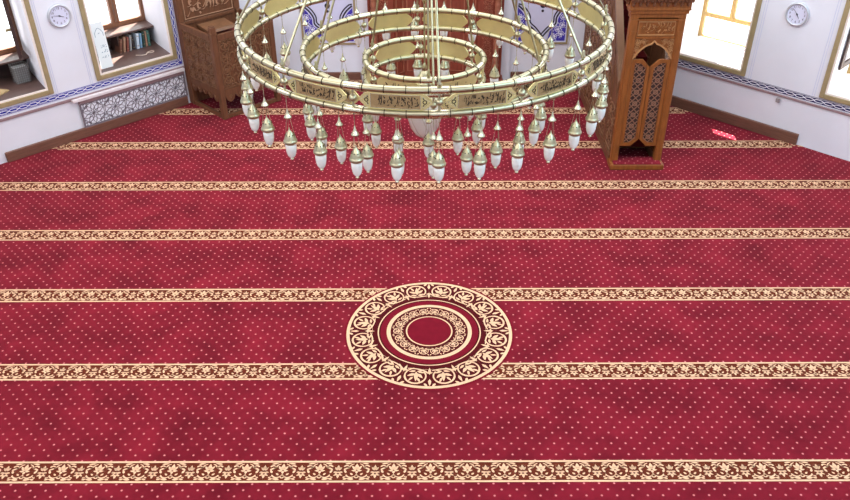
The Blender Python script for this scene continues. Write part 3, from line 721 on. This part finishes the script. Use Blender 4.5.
spn = spn+[(GW-x, z) for x, z in reversed(spn[1:-1])]+[(GW-PW, 1.79)]
mb.prism(spn, gf, -.04, 0); 
for z0, z1 in ((2.0, 2.04), (1.775, 1.805)): mb.prism([(PW, z0), (GW-PW, z0), (GW-PW, z1), (PW, z1)], gf, 0, .02)
mb.build('arched_lintel', M['wood'], mn)
mb = MB()
script_line(mb, PW+.05, GW-PW-.03, 1.87, .1, gf, -.002, .012, wt=.13); script_line(mb, PW+.05, GW-PW-.03, 1.92, .07, gf, -.002, .012, wt=.12)
mb.ribbon([(PW+.02, 1.82), (GW-PW-.02, 1.82), (GW-PW-.02, 1.985), (PW+.02, 1.985)], .012, gf, -.001, .012, closed=True)
for s in (-1, 1):
    for dx, dz, r in ((.21, 1.72, .045), (.135, 1.735, .035), (.215, 1.63, .035), (.225, 1.555, .025)):
        put(mb, SCR, gf, -.002, .012, GW/2+s*dx, dz, r*s, r, .5*s, ws=r*1.1)
mb.ribbon(cr([(x, z+.012) for x, z in spn[1:-1]], 2), .018, gf, -.002, .016)
mb.build('carved_ornament', M['woodlt'], mn)
mb = MB()                                      # cornice with hanging drops
for z0, z1, e in ((2.02, 2.09, .0), (2.09, 2.135, .02), (2.135, 2.16, .035)): mb.box(-e, GW+e, -e, .16+e, z0, z1, bev=.005)
mb.box(-.03, GW+.03, -.03, .19, 2.16, 2.34); mb.box(-.07, GW+.07, -.07, .23, 2.34, 2.42, bev=.006)
mb.build('cornice', M['wood'], mn)
mb = MB(); n = 9
for r in range(2):
    for i in range(n):
        x = -.045+(GW+.07)*(i+.5)/n+(0.045 if r else 0)
        if x > GW+.08: continue
        mb.lathe([(0, -.075), (.014, -.06), (.02, -.045), (.012, -.03), (.03, -.01), (.042, .03), (.042, .06)], (x, -.045-.02*r, 2.26+.05*r), 8)
    for i in range(4): mb.lathe([(0, -.075), (.014, -.06), (.02, -.045), (.012, -.03), (.03, -.01), (.042, .03), (.042, .06)], (-.045-.02*r, .03+.06*i, 2.26+.05*r), 8)
mb.build('hanging_drops', M['wooddk'], mn)
mb = MB()                                      # gable crest
n = 7
for i in range(n):
    x = -.08+(GW+.16)*(i+.5)/n; mb.prism([(x-.055, 2.42), (x+.055, 2.42), (x+.06, 2.5), (x+.03, 2.55), (x, 2.64), (x-.03, 2.55), (x-.06, 2.5)], lambda a, b, h: (a, h, b), -.08, -.05)
mb.build('crest', M['wood'], mn)
# two door leaves
for s in (-1, 1):
    cx = GW/2+s*(GW/2-PW)/2; w = (GW/2-PW)/2-.003; z0, z1 = .30, 1.50
    inn = -s                                   # inner side faces the centre
    o = [(cx-w, z0), (cx+w, z0), (cx+w, z1), (cx-w, z1)]
    ch = .10
    def poly(ins):
        a = cx-s*(-w+ins); outx = cx+s*(w-ins); inx = cx-s*(w-ins); c = ch-ins*.4
        return [(outx, z0+ins), (inx+s*c, z0+ins), (inx, z0+c+ins*.6), (inx, z1-c-ins*.6), (inx+s*c, z1-ins), (outx, z1-ins)]
    df = lambda u, v, h: (u, .05-h, v)
    t = MB(); a = poly(0); b = poly(.045); k = len(a)
    v = [df(*p, h) for h in (0, .035) for p in a]+[df(*p, h) for h in (0, .035) for p in b]
    fs = []
    for i in range(k):
        j = (i+1) % k
        fs += [(k+i, k+j, 3*k+j, 3*k+i), (i, 2*k+i, 2*k+j, j), (i, j, k+j, k+i), (2*k+i, 3*k+i, 3*k+j, 2*k+j)]
    t.add(v, fs); door = t.build('door_leaf', M['wood'], mn)
    t = MB(); t.prism(b, df, .004, .010); t.build('dark_panel', M['dark'], door)
    t = MB(); xl, xr = min(p[0] for p in b), max(p[0] for p in b); zl, zh = z0+.045, z1-.045
    nz = 7; hz = (zh-zl)/nz; wx = xr-xl; xm = (xl+xr)/2
    for i in range(nz):
        za = zl+hz*i; zm = za+hz/2
        for sg in (([(xl, za+.01), (xr, za+hz-.01)]), ([(xr, za+.01), (xl, za+hz-.01)]), ([(xl, zm), (xm, za+hz)]), ([(xm, za), (xr, zm)]), ([(xl, zm), (xm, za)]), ([(xm, za+hz), (xr, zm)])):
            t.ribbon(sg, .010, df, .009, .022)
        t.ribbon(arc(xm, zm, .028, 0, 2*pi*11/12, 11), .009, df, .009, .026, closed=True)
    t.build('carved_lattice', mat('lilac_brown_lattice', hexc(146, 106, 84), .35, spec=.6) if s < 0 else bpy.data.materials['lilac_brown_lattice'], door)
# side panels, handrails, stairs; darker wood puts the sides' shade into the colour
ang = radians(50)
def zr(y): return 1.42+(y-.3)*1.18             # rail height over depth behind the gate
for side_, xo in ((0, 0), (1, GW-.06)):
    hf = lambda u, v, h, xo=xo: (xo+h, u, v)
    mb = MB(); mb.prism([(.10, .05), (2.72, .05), (2.72, zr(2.72)-.08), (.22, zr(.22)-.08), (.10, 1.15)], hf, .015, .04); mb.build('side_panel', M['wooddk'], mn)
    mb = MB(); mb.prism([(.10, zr(.10)-.10), (2.72, zr(2.72)-.10), (2.72, zr(2.72)), (.10, zr(.10))], hf, -.02, .075); mb.build('handrail', mat('worn_brown_handrail', hexc(112, 80, 56), .4, noise=.15, nscale=5) if not side_ else bpy.data.materials['worn_brown_handrail'], mn)
    mb = MB(); mb.prism([(.10, 0), (2.72, 0), (2.72, .12), (.10, .12)], hf, -.01, .06)
    for y in (.55, 1.1, 1.65, 2.2, 2.66): mb.prism([(y-.03, .12), (y+.03, .12), (y+.03, zr(y)-.12), (y-.03, zr(y)-.12)], hf, .0, .05)
    mb.prism([(.10, zr(.1)-.32), (2.72, zr(2.72)-.32), (2.72, zr(2.72)-.27), (.10, zr(.1)-.27)], hf, .0, .05)
    mb.build('side_framing', M['wooddk'], mn)
    if not side_:
        mb = MB(); lf = lambda u, v, h: (.015-h, u, v)
        for i in range(5):
            y0_, y1_ = ((.13, .52), (.58, 1.07), (1.13, 1.62), (1.68, 2.17), (2.23, 2.63))[i]; ym = (y0_+y1_)/2
            top = zr(y0_)-.38; n = int((top-.2)/.2)
            for k in range(n):
                put(mb, SCR, lf, -.002, .014, ym, .3+.2*k, (y1_-y0_)*.42, .09, pi*(k % 2), ws=.09)
            mb.ribbon([(y0_+.02, .16), (y1_-.02, .16), (y1_-.02, zr(y1_)-.36), (y0_+.02, zr(y0_)-.36)], .014, lf, -.002, .014, closed=True)
        for k in range(16):
            yy = .2+.16*k; put(mb, BAND, lf, -.002, .012, yy, zr(yy)-.19, .5, .5, atan2(1.18, 1))
        mb.build('carved_relief', M['wooddk2'], mn)
mb = MB()
for i in range(9): mb.box(.062, GW-.062, .34+.25*i, 2.7, .12+.255*i, .12+.255*(i+1))
mb.build('stairs', M['wooddk'], mn)
mb = MB()
for i in range(9):
    y = .34+.25*i; z = .12+.255*(i+1); mb.box(.09, GW-.09, y-.012, y+.25 if i < 8 else 2.6, z, z+.012); mb.box(.09, GW-.09, y-.012, y-.001, z-.255+.012, z)
mb.build('stair_carpet', M['maroon'], mn)

# ------------------------------------------------------------------ chandelier
CY0 = 6.15; PH = 3.75
ch = empty('chandelier', (0, CY0, 0), 0, 'huge three-ringed pale brass chandelier with hanging white glass lamps over the carpet', 'chandelier')
RINGS = ((1.43, 3.14, 2.98, 16, 32, 8, 3.75), (.96, 2.92, 2.76, 12, 24, 6, 3.75), (.475, 2.83, 2.67, 6, 12, 3, 3.75))
rt = .0235
def pol(R, a, z): return (R*sin(a), -R*cos(a), z)
bell_proto = lamp_proto = None
def copy_part(o, parent):
    c = o.copy(); COL.objects.link(c); c.parent = parent
    for k in list(o.children): copy_part(k, c)
    return c
rnd = random.Random(3)
for (R, zt, zb, NP, NL, NR, ph) in RINGS:
    nseg = 144 if R > 1 else 96
    for z in (zt, zb):
        mb = MB(); mb.torus(R, rt, z, nseg, 10)
        nc = NP*4
        for i in range(nc):
            a = radians(ph)+2*pi*(i+.5)/nc; da = .0028/R
            mb.torus(R, rt+.0025, z, 1, 10, a-da, a+da, 1)
            if i % 4 in (0, 3):                 # silvered sleeves either side of a joint
                pass
        for i in range(NP):
            a = radians(ph)+2*pi*i/NP; da = .055/R
            mb.torus(R, rt+.0022, z, 5, 10, a-da, a+da, 2)
        mb.build('ring_tube', [M['brass'], M['bronze'], M['sleeve']], ch)
    step = 2*pi/NP
    for i in range(NP):
        ac = radians(ph)+step*(i+.5); hw = step*R/2-.045
        f = lambda u, v, h, ac=ac, R=R: ((R+h)*sin(ac+u/R), -(R+h)*cos(ac+u/R), v)
        zc = (zt+zb)/2; hh = (zt-zb)/2-rt+.002
        mb = MB(); n = 14                       # curved plaque with pointed ends
        top = []
        for k in range(n+1):
            u = -hw+2*hw*k/n; e = min(1, (hw-abs(u))/.055) if abs(u) < hw else 0
            top.append((u, max(.012, hh*(e**.6 if e < 1 else 1))))
        vs = []
        for u, h_ in top: vs += [f(u, zc-h_, .004), f(u, zc+h_, .004), f(u, zc-h_, -.004), f(u, zc+h_, -.004)]
        fs = []
        for k in range(n): a_ = 4*k; b_ = a_+4; fs += [(a_, b_, b_+1, a_+1), (a_+2, a_+3, b_+3, b_+2), (a_, a_+2, b_+2, b_), (a_+1, b_+1, b_+3, a_+3)]
        fs += [(0, 1, 3, 2), (4*n, 4*n+2, 4*n+3, 4*n+1)]
        mb.add(vs, fs, 0, False)
        pl = mb.build('calligraphy_plaque', M['brassplate'], ch)
        if True:
            mb = MB(); inn = hw-.075
            if R > .9:
                zz = hh-.012
                edge = [(inn*(-1+2*k/10), zc+zz) for k in range(11)]+[(inn*(1-2*k/10), zc-zz) for k in range(11)]
                mb.ribbon(edge, .004, f, .003, .007, 1, closed=True)
                for k in range(10):
                    u0_, u1_ = inn*(-1+2*k/10), inn*(-1+2*(k+1)/10); mb.prism([(u0_, zc-zz), (u1_, zc-zz), (u1_, zc+zz), (u0_, zc+zz)], f, .003, .0045, 2)
                script_line(mb, -inn+.012, inn-.01, zc-.024, .066, f, .004, .0065, 0, rnd, wt=.1)
                script_line(mb, -inn+.03, inn-.02, zc-.028, .034, f, .004, .0065, 0, rnd, wt=.15)
                script_line(mb, -inn+.015, inn-.015, zc+.006, .034, f, .004, .0065, 0, rnd, wt=.14)
                for s in (-1, 1):
                    mb.ribbon([(s*(inn+.012), zc+zz*.8), (s*(hw-.008), zc+.0), (s*(inn+.012), zc-zz*.8)], .004, f, .003, .007, 1)
                    mb.ribbon(arc(s*(inn+.028), zc, .012, 0, 2*pi*9/10, 9), .006, f, .003, .006, 0, closed=True)
                    for vv in (.028, -.028): mb.ribbon([(s*(inn+.016), zc+vv), (s*(inn+.024), zc+vv*.6)], .006, f, .003, .006, 0)
            else: script_line(mb, -inn+.01, inn-.01, zc-.02, .06, f, .003, .0055, 0, rnd, wt=.1)
            mb.build('engraved_script', [M['bronze'], M['sleeve'], M['reflbrass']], pl)
        an = radians(ph)+step*i; c = pol(R, an, zc)
        mb = MB(); mb.lathe([(0, -.03), (.012, -.026), (.024, -.012), (.027, 0), (.024, .012), (.012, .026), (0, .03)], c, 10)
        mb.lathe([(.006, -.062), (.009, -.05), (.006, -.03)], c, 8); mb.lathe([(.006, .03), (.009, .05), (.006, .062)], c, 8)
        mb.build('ball_joint', M['brass'], ch)
    # lamps
    for i in range(NL):
        a = radians(ph)+2*pi*i/NL
        if lamp_proto is None:
            t = bpy.data.objects.new('hanging_lamp', None); COL.objects.link(t); t.parent = ch; t.empty_display_size = .05
            mb = MB()                          # origin: ring axis height of the lower tube
            mb.tube((0, 0, -rt), (0, 0, -0.128), .0022, 5); mb.lathe([(0, -.012), (.007, -.006), (.007, .004), (0, .01)], (0, 0, -rt-.004), 8); mb.lathe([(0, -.008), (.005, 0), (0, .008)], (0, 0, -.06), 6)
            for k in range(3):
                b = 2*pi*k/3+.5; mb.tube((.014*cos(b), .014*sin(b), -0.185), (.04*cos(b), .04*sin(b), -0.34), .0016, 4)
            mb.build('chain', M['brass'], t)
            mb = MB(); mb.lathe([(.003, -0.116), (.006, -0.126), (.008, -0.138), (.015, -0.158), (.026, -0.173), (.028, -0.18), (.02, -0.188), (.004, -0.188)], n=14); mb.build('bell_finial', M['sleeve'], t)
            mb = MB(); mb.lathe([(.002, -.256), (.005, -.268), (.008, -.277), (.017, -.290), (.028, -.307), (.037, -.325), (.041, -.340), (.045, -.350), (.0485, -.354), (.0485, -.365), (.045, -.372), (.036, -.380)], n=18)
            for k in range(8):
                b = 2*pi*k/8; mb.lathe([(0, -.006), (.005, 0), (0, .006)], (.033*cos(b), .033*sin(b), -0.309), 5, 1)
            cap = mb.build('pierced_cap', [M['brass'], M['bronze']], t)
            mb = MB(); mb.lathe([(.034, -.377), (.0385, -.388), (.0385, -.408), (.037, -.430), (.033, -.452), (.027, -.470), (.019, -.482), (.010, -.488)], n=16); mb.build('glass_shade', M['opal'], t)
            mb = MB(); mb.lathe([(.006, -0.487), (.010, -0.492), (.014, -0.498), (.012, -0.505), (.004, -0.509), (0, -0.511)], n=10); mb.build('bottom_knob', M['sleeve'], t)
            lamp_proto = t
        else: t = copy_part(lamp_proto, ch)
        t.location = pol(R, a, zb); t.rotation_euler = (0, 0, a)
# suspension rods to the hub, central stem, globe
hub = Vector((0, 0, 5.25))
for (R, zt, zb, NP, NL, NR, ph) in RINGS:
    for i in range(NR):
        a = radians(ph)+2*pi*i/NR; p = Vector(pol(R, a, zt+rt))
        q = hub+Vector(pol(.07, a, 0)); d = (q-p).normalized()
        mb = MB(); mb.tube(p+d*.03, q, .0085, 8)
        mb.lathe([(.004, 0), (.016, .008), (.018, .02), (.008, .035), (.01, .05), (.004, .06)], p, 10)
        for t_ in (.25, .5, .75): mb.tube(p+(q-p)*t_-d*.015, p+(q-p)*t_+d*.015, .013, 8)
        mb.build('suspension_rod', M['brass'], ch)
mb = MB(); mb.lathe([(0, -.12), (.02, -.1), (.05, -.04), (.09, 0), (.1, .03), (.05, .09), (.025, .14), (.02, .2)], (0, 0, 5.25), 20); mb.build('hub', M['brass'], ch)
mb = MB(); mb.tube((0, 0, 2.68), (0, 0, 5.2), .007, 8); mb.tube((0, 0, 5.4), (0, 0, HT), .012, 8)
for z in (2.75, 3.3, 3.9): mb.lathe([(.006, -.04), (.02, -.01), (.02, .01), (.006, .04)], (0, 0, z), 10)
mb.build('central_stem', M['brass'], ch)
mb = MB(); mb.lathe([(.006, .30), (.03, .28), (.06, .24), (.08, .20), (.085, .19), (.07, .18)], (0, 0, 2.43), 20); mb.build('globe_cap', M['brass'], ch)
mb = MB(); mb.lathe([(.07, 2.62), (.10, 2.56), (.132, 2.47), (.145, 2.38), (.14, 2.31), (.115, 2.23), (.075, 2.17), (.03, 2.135), (.0, 2.128)], n=28); mb.build('glass_globe', M['opal'], ch)
mb = MB()
for k in range(8):
    b = 2*pi*k/8; pr = [(.072, 2.62), (.102, 2.56), (.134, 2.47), (.147, 2.38), (.142, 2.31), (.117, 2.23), (.077, 2.17), (.03, 2.133)]
    for (r0, z0_), (r1, z1_) in zip(pr, pr[1:]): mb.tube((r0*cos(b), r0*sin(b), z0_), (r1*cos(b+.2), r1*sin(b+.2), z1_), .0018, 4); b += .2
mb.lathe([(.012, 2.13), (.016, 2.12), (.008, 2.105), (0, 2.10)], n=10)
mb.build('globe_wires', M['brass'], ch)
